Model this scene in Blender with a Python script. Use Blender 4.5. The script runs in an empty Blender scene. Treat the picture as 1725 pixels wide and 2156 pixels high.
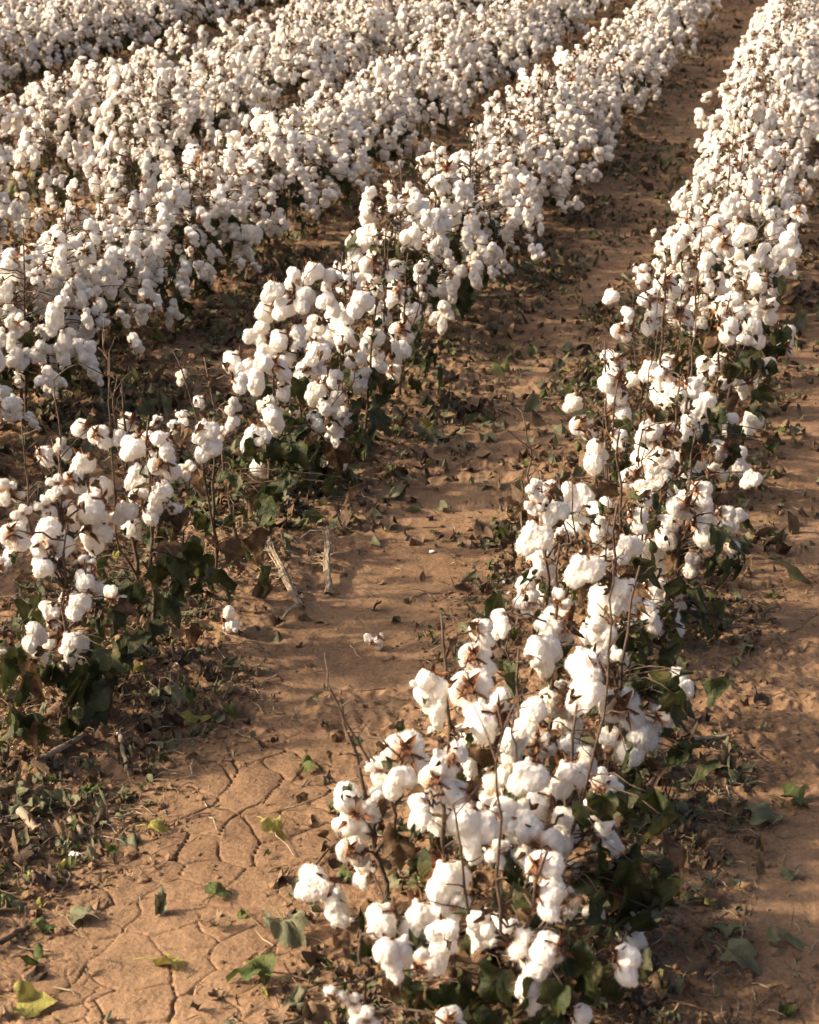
import bpy, math, random
import numpy as np
from mathutils import Vector, Matrix

random.seed(11)
rng = np.random.default_rng(11)
S = bpy.context.scene
C = S.collection

# ------------------------------------------------------------------ camera
CAM_H = 1.9
FPX, CX, CY = 3700.0, 862.5, 1078.0          # focal length and centre in a 1725 x 2156 picture
PITCH, YAW = math.radians(21.171), math.radians(13.116)
FW = np.array([-math.sin(YAW) * math.cos(PITCH), math.cos(YAW) * math.cos(PITCH), -math.sin(PITCH)])
RT = np.array([math.cos(YAW), math.sin(YAW), 0.0])
UP = np.cross(RT, FW)
CAM = np.array([0, 0, CAM_H])
cd = bpy.data.cameras.new("camera")
cam = bpy.data.objects.new("camera", cd)
C.objects.link(cam)
cam.matrix_world = Matrix(((RT[0], UP[0], -FW[0], 0), (RT[1], UP[1], -FW[1], 0), (RT[2], UP[2], -FW[2], CAM_H), (0, 0, 0, 1)))
cd.sensor_fit = 'VERTICAL'
cd.sensor_height = 36
cd.lens = FPX / 2156 * 36
cd.clip_end = 2000
cd.dof.use_dof = True
cd.dof.focus_distance = 4.6
cd.dof.aperture_fstop = 9
S.camera = cam

# ------------------------------------------------------------------ light
SUN_EL = math.radians(31)
LDIR = np.array([0.95, 0.31, 0.0]); LDIR /= np.linalg.norm(LDIR)      # the way shadows run over the ground
w = bpy.data.worlds.new("World"); S.world = w; w.use_nodes = True
nt = w.node_tree
sky = nt.nodes.new("ShaderNodeTexSky"); sky.sky_type = 'NISHITA'; sky.sun_disc = False
sky.sun_elevation = SUN_EL
sky.sun_rotation = math.atan2(-LDIR[0], -LDIR[1])
sky.air_density = 0.6; sky.dust_density = 7.0; sky.ozone_density = 0.2
bg = nt.nodes["Background"]; bg.inputs[1].default_value = 0.15
nt.links.new(sky.outputs[0], bg.inputs[0])
sl = bpy.data.lights.new("sun", 'SUN'); sl.energy = 4.0; sl.angle = math.radians(2.0); sl.color = (1.0, 0.825, 0.61)
so = bpy.data.objects.new("sun", sl); C.objects.link(so)
ld = Vector((LDIR[0] * math.cos(SUN_EL), LDIR[1] * math.cos(SUN_EL), -math.sin(SUN_EL)))
so.rotation_euler = ld.to_track_quat('-Z', 'Y').to_euler(); so.location = (-8, 0, 8)
S.view_settings.view_transform = 'Standard'; S.view_settings.look = 'None'
S.view_settings.exposure = 0.93; S.view_settings.gamma = 1
try:
    S.cycles.use_denoising = True
    S.cycles.max_bounces = 8; S.cycles.diffuse_bounces = 4; S.cycles.transmission_bounces = 4
except Exception:
    pass


def ray(x, y):
    return FW + RT * (x - CX) / FPX - UP * (y - CY) / FPX


def proj(P):
    P = np.asarray(P, float) - CAM
    z = P @ FW
    return CX + FPX * (P @ RT) / z, CY - FPX * (P @ UP) / z, z


# ------------------------------------------------------------------ noise
def h2(ix, iy, s=0):
    n = (ix.astype(np.int64) * 374761393 + iy.astype(np.int64) * 668265263 + s * 974634777) & 0xFFFFFFFF
    n = ((n ^ (n >> 13)) * 1274126177) & 0xFFFFFFFF
    n = n ^ (n >> 16)
    return (n & 0xFFFFFF) / float(0xFFFFFF)


def vn(x, y, s=0):
    ix, iy = np.floor(x), np.floor(y)
    fx, fy = x - ix, y - iy
    ux, uy = fx * fx * fx * (fx * (fx * 6 - 15) + 10), fy * fy * fy * (fy * (fy * 6 - 15) + 10)
    a, b, c, d = h2(ix, iy, s), h2(ix + 1, iy, s), h2(ix, iy + 1, s), h2(ix + 1, iy + 1, s)
    return (a + (b - a) * ux) * (1 - uy) + (c + (d - c) * ux) * uy - 0.5


def fbm(x, y, o=3, s=0):
    r, a = 0, 1.0
    for i in range(o):
        r = r + a * vn(x * 2 ** i + 17.3 * i, y * 2 ** i - 9.1 * i, s + i); a *= 0.5
    return r


def vn3(p, s=0):
    # cheap three-axis noise
    return (vn(p[:, 0] + 0.37 * p[:, 2], p[:, 1] - 0.61 * p[:, 2], s) + vn(p[:, 1] + 5.2 + .3 * p[:, 0], p[:, 2], s + 1) + vn(p[:, 2] - 3.1, p[:, 0] + .4 * p[:, 1], s + 2)) / 1.7


def cracks(x, y, s=5):
    ix, iy = np.floor(x), np.floor(y)
    f1 = np.full(x.shape, 9.0); f2 = np.full(x.shape, 9.0)
    for i in (-1, 0, 1):
        for j in (-1, 0, 1):
            cx, cy = ix + i, iy + j
            d = np.hypot(cx + h2(cx, cy, s) - x, cy + h2(cx, cy, s + 1) - y)
            nf = d < f1
            f2 = np.where(nf, f1, np.minimum(f2, d)); f1 = np.where(nf, d, f1)
    return f2 - f1


# ------------------------------------------------------------------ rows and ground relief
def row_b(y): return -1.43 - 0.2 * np.exp(-(np.asarray(y, float) - 3.0) / 2.0)
def row_a(y): return -0.44 + 0.12 * np.clip((np.asarray(y, float) - 6.5) / 5.0, 0, 1)
def const(v): return lambda y: v + 0.0 * np.asarray(y, float)


ROWS = [("A", row_a), ("B", row_b), ("C", const(-2.62)), ("D", const(-3.66)), ("E", const(-4.42)), ("F", const(-6.2)), ("G", const(-7.1)),
        ("H", const(-8.0)), ("I", const(-9.0)), ("J", const(-10.0)), ("K", const(-11.0)), ("L", const(-12.0)), ("M", const(-13.0)), ("N", const(-14.0)), ("P", const(0.98)), ("Q", const(1.85))]


def row_dist(x, y):
    d = np.full(np.shape(x), 9.0)
    for _n, f in ROWS:
        d = np.minimum(d, np.abs(x - f(np.maximum(y, 1.0))))
    return d


def ground_z(x, y, fine=True):
    x = np.asarray(x, float); y = np.asarray(y, float)
    d = row_dist(x, y)
    bed = np.exp(-(d / 0.24) ** 2)
    z = 0.035 * bed + 0.022 * fbm(x * 1.7, y * 1.2, 2, 3) + 0.003 * fbm(x * 7, y * 7, 2, 7)
    if fine:
        near = np.clip(1.6 - y / 9, 0.25, 1)
        rough = np.clip(0.10 + 0.18 * np.clip((y - 4.5) / 3, 0, 1) + 1.3 * np.exp(-(d / 0.30) ** 2) + 0.9 * (fbm(x * 2.3 + 4, y * 2.3, 2, 31) > 0.12), 0, 1.5)
        r = np.abs(fbm(x * 16, y * 16, 3, 12))
        z = z + rough * (0.020 * (0.35 - r)) + rough * 0.008 * fbm(x * 45, y * 45, 3, 21)
        z = z + 0.0018 * fbm(x * 30, y * 22, 2, 25)
        wx = x + 0.05 * fbm(x * 9, y * 9, 2, 40); wy = y + 0.05 * fbm(x * 9 + 50, y * 9, 2, 41)
        c = cracks(wx * 9.5, wy * 9.5)
        mask = np.clip((0.34 - rough) * 3 + 2.6 * fbm(x * 2.0, y * 2.0, 2, 51), 0, 1)
        z = z - 0.012 * mask * near * np.clip(1.3 - c / 0.026, 0, 1) + 0.006 * mask * np.clip(c, 0, .3)
        c2 = cracks(wx * 19 + 3, wy * 19, 9)
        z = z - 0.006 * mask * near * np.clip(1.3 - c2 / 0.055, 0, 1) * (fbm(x * 3, y * 3, 2, 61) > -0.02)
    return z


def gz(x, y): return float(ground_z(np.array([x]), np.array([y]), False)[0])


def gpoint(px, py):
    d = ray(px, py); z = 0.0
    for _ in range(4):
        p = CAM + d * ((CAM_H - z) / -d[2]); z = gz(p[0], p[1])
    return np.array([p[0], p[1], z])


# ------------------------------------------------------------------ mesh helpers
def mesh_np(name, v, quads=None, tris=None, mats=(), qm=None, tm=None, smooth=True):
    me = bpy.data.meshes.new(name)
    v = np.asarray(v, np.float32).reshape(-1, 3)
    quads = np.zeros((0, 4), np.int32) if quads is None else np.asarray(quads, np.int32).reshape(-1, 4)
    tris = np.zeros((0, 3), np.int32) if tris is None else np.asarray(tris, np.int32).reshape(-1, 3)
    me.vertices.add(len(v)); me.vertices.foreach_set("co", v.ravel())
    nl = quads.size + tris.size
    me.loops.add(nl)
    me.loops.foreach_set("vertex_index", np.concatenate([quads.ravel(), tris.ravel()]))
    npol = len(quads) + len(tris)
    me.polygons.add(npol)
    st = np.concatenate([np.arange(len(quads)) * 4, quads.size + np.arange(len(tris)) * 3]).astype(np.int32)
    me.polygons.foreach_set("loop_start", st)
    for m in mats: me.materials.append(m)
    mi = np.concatenate([np.zeros(len(quads), np.int32) if qm is None else np.asarray(qm, np.int32), np.zeros(len(tris), np.int32) if tm is None else np.asarray(tm, np.int32)])
    me.polygons.foreach_set("material_index", mi)
    me.polygons.foreach_set("use_smooth", np.full(npol, bool(smooth)))
    me.update(calc_edges=True)
    return me


class MB:
    """collects quads of many small shapes for one mesh"""
    def __init__(s): s.v = []; s.q = []; s.m = []; s.n = 0

    def add(s, v, q, m=0):
        v = np.asarray(v, float).reshape(-1, 3); q = np.asarray(q, int).reshape(-1, 4)
        s.v.append(v); s.q.append(q + s.n); s.m.append(np.full(len(q), m)); s.n += len(v)

    def tube(s, pts, radii, sides=5, m=0):
        pts = np.asarray(pts, float); n = len(pts)
        t = np.gradient(pts, axis=0); t /= np.linalg.norm(t, axis=1)[:, None] + 1e-9
        ref = np.array([0, 0, 1.0]) if abs(t[:, 2]).mean() < 0.8 else np.array([1.0, 0, 0])
        a = np.cross(t, ref); a /= np.linalg.norm(a, axis=1)[:, None] + 1e-9
        b = np.cross(t, a)
        th = np.linspace(0, 2 * np.pi, sides, endpoint=False)
        r = np.asarray(radii, float)[:, None, None]
        v = pts[:, None] + r * (a[:, None] * np.cos(th)[None, :, None] + b[:, None] * np.sin(th)[None, :, None])
        q = [(i * sides + k, i * sides + (k + 1) % sides, (i + 1) * sides + (k + 1) % sides, (i + 1) * sides + k) for i in range(n - 1) for k in range(sides)]
        v = v.reshape(-1, 3)
        c0, c1 = len(v), len(v) + 1
        v = np.vstack([v, pts[:1], pts[-1:]])
        q += [(c0, (k + 1) % sides, k, c0) for k in range(0)]
        for k in range(0, sides - 1, 2):
            q.append((c1, (n - 1) * sides + k, (n - 1) * sides + (k + 1) % sides, (n - 1) * sides + (k + 2) % sides))
        s.add(v, q, m)

    def build(s, name, mats):
        if not s.v:
            return mesh_np(name, np.zeros((0, 3)), mats=mats)
        return mesh_np(name, np.concatenate(s.v), np.concatenate(s.q), mats=mats, qm=np.concatenate(s.m))


def obj(name, me, parent=None, loc=(0, 0, 0), rot=None, scale=1.0, **props):
    o = bpy.data.objects.new(name, me); C.objects.link(o)
    o.parent = parent; o.location = loc
    if rot is not None: o.rotation_euler = rot
    if scale != 1.0: o.scale = (scale,) * 3
    for k, v in props.items(): o[k] = v
    return o


# ------------------------------------------------------------------ materials
def mat(name):
    m = bpy.data.materials.new(name); m.use_nodes = True
    t = m.node_tree
    return m, t, t.nodes["Principled BSDF"]


def N(t, kind, **kw):
    n = t.nodes.new(kind)
    for k, v in kw.items():
        if k.startswith("i_"): n.inputs[k[2:].replace("_", " ")].default_value = v
        else: setattr(n, k, v)
    return n


def ramp(t, fac, stops, interp='LINEAR'):
    r = t.nodes.new("ShaderNodeValToRGB"); r.color_ramp.interpolation = interp
    e = r.color_ramp.elements
    while len(e) < len(stops): e.new(0.5)
    for i, (p, c) in enumerate(stops):
        e[i].position = p; e[i].color = (*c, 1) if len(c) == 3 else c
    t.links.new(fac, r.inputs[0])
    return r.outputs[0]


def noise(t, scale, detail=3, vec=None, rough=0.55):
    n = t.nodes.new("ShaderNodeTexNoise"); n.inputs["Scale"].default_value = scale
    n.inputs["Detail"].default_value = detail; n.inputs["Roughness"].default_value = rough
    if vec is not None: t.links.new(vec, n.inputs["Vector"])
    return n.outputs["Fac"]


def mixc(t, fac, a, b, mode='MIX'):
    m = t.nodes.new("ShaderNodeMix"); m.data_type = 'RGBA'; m.blend_type = mode
    for sock, val in ((m.inputs[0], fac), (m.inputs[6], a), (m.inputs[7], b)):
        if hasattr(val, "links"): t.links.new(val, sock)
        elif isinstance(val, (int, float)): sock.default_value = val
        else: sock.default_value = (*val, 1)
    return m.outputs[2]


def bump(t, h, dist, strength=1.0, prev=None):
    b = t.nodes.new("ShaderNodeBump"); b.inputs["Distance"].default_value = dist; b.inputs["Strength"].default_value = strength
    t.links.new(h, b.inputs["Height"])
    if prev is not None: t.links.new(prev, b.inputs["Normal"])
    return b.outputs[0]


# soil
M_soil, t, b = mat("soil")
co = t.nodes.new("ShaderNodeNewGeometry").outputs["Position"]
n1 = noise(t, 1.6, 4, co); n2 = noise(t, 14, 4, co, .6); n3 = noise(t, 120, 3, co, .6)
c1 = ramp(t, n1, [(0.36, (0.085, 0.050, 0.027)), (0.50, (0.178, 0.112, 0.062)), (0.66, (0.280, 0.181, 0.102))])
c2 = mixc(t, 0.45, c1, ramp(t, n2, [(0.3, (0.070, 0.040, 0.022)), (0.65, (0.285, 0.170, 0.092))]))
c3 = mixc(t, 0.35, c2, ramp(t, n3, [(0.3, (0.06, 0.034, 0.02)), (0.7, (0.35, 0.215, 0.12))]))
t.links.new(c3, b.inputs["Base Color"]); b.inputs["Roughness"].default_value = 0.95; b.inputs["Specular IOR Level"].default_value = 0.15
bn = bump(t, n2, 0.012, 0.4); bn = bump(t, n3, 0.004, 0.7, bn); bn = bump(t, noise(t, 420, 2, co), 0.0012, 0.6, bn)
t.links.new(bn, b.inputs["Normal"])


def lint_mat(name, soft):
    m, t, b = mat(name)
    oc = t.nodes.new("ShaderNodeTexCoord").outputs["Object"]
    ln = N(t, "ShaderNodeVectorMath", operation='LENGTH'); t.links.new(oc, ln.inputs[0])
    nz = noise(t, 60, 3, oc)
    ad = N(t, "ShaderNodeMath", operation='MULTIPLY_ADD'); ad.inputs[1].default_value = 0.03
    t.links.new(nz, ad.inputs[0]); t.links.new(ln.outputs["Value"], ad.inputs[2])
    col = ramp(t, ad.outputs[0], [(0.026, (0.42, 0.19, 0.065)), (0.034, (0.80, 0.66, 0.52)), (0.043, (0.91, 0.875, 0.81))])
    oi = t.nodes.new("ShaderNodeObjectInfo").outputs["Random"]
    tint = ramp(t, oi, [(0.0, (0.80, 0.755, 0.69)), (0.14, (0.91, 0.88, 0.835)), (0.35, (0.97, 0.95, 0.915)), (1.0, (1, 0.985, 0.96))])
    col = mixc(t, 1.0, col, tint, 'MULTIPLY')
    fl = noise(t, 330, 2, oc)
    col = mixc(t, 0.10, col, ramp(t, fl, [(0.35, (0.70, 0.63, 0.54)), (0.6, (0.93, 0.90, 0.85))]))
    b.inputs["Roughness"].default_value = 1.0; b.inputs["Specular IOR Level"].default_value = 0.0
    t.links.new(col, b.inputs["Base Color"])
    bn = bump(t, fl, 0.0022, 0.8)
    t.links.new(bn, b.inputs["Normal"])
    if soft:
        tr = t.nodes.new("ShaderNodeBsdfTranslucent"); t.links.new(col, tr.inputs[0])
        mx = t.nodes.new("ShaderNodeMixShader"); mx.inputs[0].default_value = 0.3
        t.links.new(b.outputs[0], mx.inputs[1]); t.links.new(tr.outputs[0], mx.inputs[2])
        t.links.new(mx.outputs[0], t.nodes["Material Output"].inputs[0])
    return m


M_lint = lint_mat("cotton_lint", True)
M_far = bpy.data.materials.new("far_cotton"); M_far.use_nodes = True
t = M_far.node_tree; b = t.nodes["Principled BSDF"]
gp = t.nodes.new("ShaderNodeNewGeometry").outputs["Position"]
t.links.new(ramp(t, noise(t, 14, 3, gp), [(0.3, (0.82, 0.74, 0.635)), (0.55, (0.92, 0.875, 0.80))]), b.inputs["Base Color"])
b.inputs["Roughness"].default_value = 1.0; b.inputs["Specular IOR Level"].default_value = 0.0


def simple(name, stops, scale, rough=0.7, spec=0.3, trans=0.0, trc=None, rnd=None, bmp=None, space="Object"):
    m, t, b = mat(name)
    oc = t.nodes.new("ShaderNodeTexCoord").outputs["Object"] if space == "Object" else t.nodes.new("ShaderNodeNewGeometry").outputs["Position"]
    nz = noise(t, scale, 3, oc)
    col = ramp(t, nz, stops)
    if rnd:
        oi = t.nodes.new("ShaderNodeObjectInfo").outputs["Random"]
        col = mixc(t, 1.0, col, ramp(t, oi, rnd), 'MULTIPLY')
    t.links.new(col, b.inputs["Base Color"]); b.inputs["Roughness"].default_value = rough; b.inputs["Specular IOR Level"].default_value = spec
    if bmp: t.links.new(bump(t, noise(t, bmp[0], 3, oc), bmp[1]), b.inputs["Normal"])
    if trans:
        tr = t.nodes.new("ShaderNodeBsdfTranslucent")
        if trc: tr.inputs[0].default_value = (*trc, 1)
        else: t.links.new(col, tr.inputs[0])
        mx = t.nodes.new("ShaderNodeMixShader"); mx.inputs[0].default_value = trans
        t.links.new(b.outputs[0], mx.inputs[1]); t.links.new(tr.outputs[0], mx.inputs[2])
        t.links.new(mx.outputs[0], t.nodes["Material Output"].inputs[0])
    return m


M_bur = simple("dry_bur", [(0.3, (0.07, 0.032, 0.018)), (0.55, (0.17, 0.075, 0.035)), (0.75, (0.42, 0.20, 0.075))], 45, 0.75, 0.2)
M_stem = simple("woody_stem", [(0.3, (0.042, 0.026, 0.018)), (0.7, (0.115, 0.074, 0.048))], 60, 0.7, 0.3, bmp=(200, 0.002))
M_leaf = simple("green_leaf", [(0.3, (0.018, 0.028, 0.009)), (0.5, (0.038, 0.048, 0.014)), (0.66, (0.085, 0.080, 0.026)), (0.8, (0.15, 0.115, 0.045))], 26, 0.6, 0.3, 0.22, rnd=[(0, (0.7, 0.7, 0.7)), (1, (1.2, 1.15, 1.1))], bmp=(150, 0.003))
M_dry = simple("dry_leaf", [(0.3, (0.05, 0.030, 0.017)), (0.55, (0.115, 0.068, 0.034)), (0.8, (0.24, 0.15, 0.07))], 40, 0.8, 0.2, 0.2, bmp=(150, 0.003))
LITTER = [simple("litter_greygreen", [(0.3, (0.085, 0.085, 0.045)), (0.7, (0.19, 0.185, 0.105))], 22, 0.75, 0.2, 0.2, bmp=(150, .003), space="w"),
          simple("litter_green", [(0.3, (0.05, 0.07, 0.018)), (0.7, (0.125, 0.14, 0.04))], 22, 0.7, 0.25, 0.25, bmp=(150, .003), space="w"),
          simple("litter_yellow", [(0.3, (0.20, 0.18, 0.04)), (0.7, (0.40, 0.35, 0.10))], 22, 0.75, 0.2, 0.25, bmp=(150, .003), space="w"),
          simple("litter_brown", [(0.3, (0.075, 0.047, 0.027)), (0.7, (0.22, 0.145, 0.082))], 22, 0.8, 0.2, 0.1, bmp=(150, .003), space="w"),
          simple("litter_dark", [(0.3, (0.04, 0.027, 0.019)), (0.7, (0.11, 0.072, 0.048))], 22, 0.8, 0.2, 0.1, bmp=(150, .003), space="w")]
M_straw = simple("dry_straw", [(0.3, (0.13, 0.095, 0.06)), (0.7, (0.36, 0.28, 0.185))], 60, 0.7, 0.3, bmp=(180, .002), space="w")
M_twig = simple("dark_twig", [(0.3, (0.07, 0.042, 0.026)), (0.7, (0.20, 0.13, 0.08))], 40, 0.8, 0.2, bmp=(180, .002), space="w")

# ------------------------------------------------------------------ ground sheet
nX = 1100
yy = np.concatenate([np.arange(1.6, 2.2, .012), np.arange(2.2, 4.6, .0026), 4.6 * (70 / 4.6) ** np.linspace(0, 1, 800)])
nY = len(yy)
u = np.linspace(-1, 1, nX)
cxr = -0.23 * yy - 0.1; wd = 0.9 + 0.36 * yy
X = cxr[:, None] + u[None] * wd[:, None]; Y = np.repeat(yy[:, None], nX, 1)
Z = ground_z(X, Y)
edge = np.clip(np.minimum((1 - np.abs(u))[None] * 30, np.minimum(np.linspace(0, 1, nY), 1 - np.linspace(0, 1, nY))[:, None] * 60), 0, 1)
Z = Z * edge - 0.02 * (1 - edge)
ii = (np.arange(nY - 1)[:, None] * nX + np.arange(nX - 1)[None]).ravel()
core_q = np.stack([ii, ii + 1, ii + nX + 1, ii + nX], 1)
V = np.stack([X, Y, Z], -1).reshape(-1, 3)
# skirt from the core's border out to the horizon
border = np.concatenate([np.arange(nX), np.arange(1, nY) * nX + nX - 1, (nY - 1) * nX + np.arange(nX - 2, -1, -1), np.arange(nY - 2, 0, -1) * nX])
ctr = np.array([-5.0, 25.0]); bv = V[border]
n0 = len(V); nb = len(border); rings = []
for k, f in enumerate((1.3, 3, 40)):
    dirs = bv[:, :2] - ctr
    p = ctr + dirs * f
    rings.append(np.column_stack([p, np.full(nb, -0.02)]))
V = np.vstack([V] + rings)
ids = [border] + [n0 + k * nb + np.arange(nb) for k in range(3)]
sk = []
for k in range(3):
    a, c = ids[k], ids[k + 1]
    sk.append(np.stack([a, c, np.roll(c, -1), np.roll(a, -1)], 1))
ground = obj("ground", mesh_np("ground", V, np.vstack([core_q] + sk), mats=[M_soil]), kind="structure", label="cracked sandy brown field soil between the cotton rows")


# ------------------------------------------------------------------ leaf shapes
def leaf_shape(seed, size=0.05, fold=0.5, droop=0.6, crumple=0.15, lobes=None):
    """blade from its base at the origin towards +X, +Z the upper face"""
    r = np.random.default_rng(seed)
    L = lobes or r.choice([3, 5])
    th = np.linspace(-2.5, 2.5, 25)
    pk = np.linspace(-1.55, 1.55, L)
    rad = np.full(th.shape, 0.60)
    for i, a in enumerate(pk):
        amp = 1.0 - 0.22 * abs(a) + r.uniform(-.06, .06)
        rad = np.maximum(rad, amp * np.exp(-((th - a) / (0.52 if L == 5 else .62)) ** 2))
    rad *= 1 + r.uniform(-.05, .05, len(th))
    rows = np.array([0.0, 0.35, 0.7, 1.0])
    P = []
    for k in rows:
        x = 0.3 + k * rad * np.cos(th) - 0.3 * (1 - k); y = k * rad * np.sin(th)
        P.append(np.stack([x, y, 0 * x], -1))
    P = np.array(P) * size
    x, y = P[..., 0], P[..., 1]
    n = vn(x / size * 2.2 + seed, y / size * 2.2 + 3.3 * seed, seed)
    z = fold * np.abs(y) - droop * (x ** 2 + .6 * y ** 2) / size * 0.5 + crumple * size * n * 2
    P[..., 2] = z
    m = len(th)
    q = [(a * m + i, a * m + i + 1, (a + 1) * m + i + 1, (a + 1) * m + i) for a in range(3) for i in range(m - 1)]
    return P.reshape(-1, 3), np.array(q)


LEAVES = [leaf_shape(s, 0.05, random.uniform(.3, 1.1), random.uniform(.6, 1.6), random.uniform(.25, .5)) for s in range(10)]
SCRAPS = [leaf_shape(40 + s, 0.02, random.uniform(.5, 1.2), random.uniform(.8, 1.6), .5, 3) for s in range(5)]
FLAT = [leaf_shape(60 + s, 0.05, random.uniform(-.3, .3), random.uniform(-1.1, 1.1), random.uniform(.3, .7)) for s in range(12)]


def rotm(yaw, pitch, roll):
    return np.array(Matrix.Rotation(yaw, 3, 'Z') @ Matrix.Rotation(pitch, 3, 'Y') @ Matrix.Rotation(roll, 3, 'X'))


# ------------------------------------------------------------------ cotton bolls
def icos(sub):
    import bmesh
    bm = bmesh.new(); bmesh.ops.create_icosphere(bm, subdivisions=sub, radius=1)
    v = np.array([x.co[:] for x in bm.verts]); f = np.array([[q.index for q in p.verts] for p in bm.faces]); bm.free()
    return v, f


ICO_V, ICO_F = icos(2)


def remeshed(spheres, voxel, smooth):
    v = []; f = []; n = 0
    for p, r in spheres:
        v.append(ICO_V * r + p); f.append(ICO_F + n); n += len(ICO_V)
    me = mesh_np("temporary", np.concatenate(v), tris=np.concatenate(f))
    o = bpy.data.objects.new("temporary", me); C.objects.link(o)
    m = o.modifiers.new("r", 'REMESH'); m.mode = 'VOXEL'; m.voxel_size = voxel
    if smooth:
        k = o.modifiers.new("s", 'SMOOTH'); k.iterations = smooth; k.factor = 0.5
    dg = bpy.context.evaluated_depsgraph_get()
    ev = o.evaluated_get(dg); em = ev.to_mesh()
    nv = len(em.vertices); V = np.empty(nv * 3, np.float32); em.vertices.foreach_get("co", V)
    Nn = np.empty(nv * 3, np.float32); em.vertices.foreach_get("normal", Nn)
    F = np.array([p.vertices[:] for p in em.polygons if len(p.vertices) == 4], np.int32)
    ev.to_mesh_clear()
    bpy.data.objects.remove(o); bpy.data.meshes.remove(me)
    return V.reshape(-1, 3).astype(float), Nn.reshape(-1, 3).astype(float), F


def lint_spheres(r, style):
    el = {"round": r.uniform(0.0, 0.7), "hang": r.uniform(-0.5, 0.4), "long": r.uniform(-0.9, 0.1), "small": r.uniform(0.2, 1.0), "pillow": r.uniform(-.3, .5), "column": r.uniform(-.3, .4)}[style]
    ax = np.array([math.cos(el), 0, math.sin(el)])
    e1 = np.array([0, 1.0, 0]); e2 = np.cross(ax, e1)
    nl = int(r.choice([4, 4, 5])) if style not in ('pillow', 'column') else int(r.choice([3, 4]))
    ph = r.uniform(0, 6.28)
    out = []
    rad = {"round": 0.0215, "hang": 0.0220, "long": 0.0235, "small": 0.0140, "pillow": 0.0275, "column": 0.0270}[style]
    order = sorted(range(nl), key=lambda i: (e1 * math.cos(ph + 6.283 * i / nl) + e2 * math.sin(ph + 6.283 * i / nl))[2])
    for rank, i in enumerate(order):
        a = ph + 6.283 * i / nl + r.uniform(-.25, .25)
        d = ax * r.uniform(.35, .9) + (e1 * math.cos(a) + e2 * math.sin(a)) * (r.uniform(.75, 1.05) if style not in ('pillow', 'column') else r.uniform(.55, .9))
        d /= np.linalg.norm(d)
        L = r.uniform(.034, .050) * (0.72 if style == "small" else 1)
        R = rad * r.uniform(.82, 1.08)
        if style == "hang" and rank < 2: L *= r.uniform(1.3, 1.9)
        if style == "long" and rank < 3: L *= r.uniform(1.8, 2.9) if rank < 2 else 1.5; R *= 1.08
        if style == 'column' and rank < 2: L *= r.uniform(1.9, 2.8) if rank == 0 else r.uniform(1.0, 1.8)
        if style == 'pillow' and rank == 0: L *= 1.35
        k = max(6, int(L / 0.005)); p = d * 0.007; st = L / k
        g = {"round": .03, "hang": .15, "long": .24, "small": .02, "pillow": .10, "column": .27}[style] * (1 if rank < 3 else .4)
        sw = r.normal(0, .05, 3)
        pk = r.uniform(.5, .8)
        for j in range(k + 1):
            f = j / k
            prof = (.50 + .55 * f / pk) if f < pk else 1.05 - .5 * ((f - pk) / (1 - pk)) ** 1.6
            out.append((p + r.normal(0, .0012, 3), R * prof * r.uniform(.95, 1.05)))
            if r.random() < .3: out.append((p + r.normal(0, .010, 3), R * prof * r.uniform(.45, .75)))
            d = d + np.array([0, 0, -g]) * (.8 + .4 * r.random()) + sw; d /= np.linalg.norm(d); p = p + d * st
    return out


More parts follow.
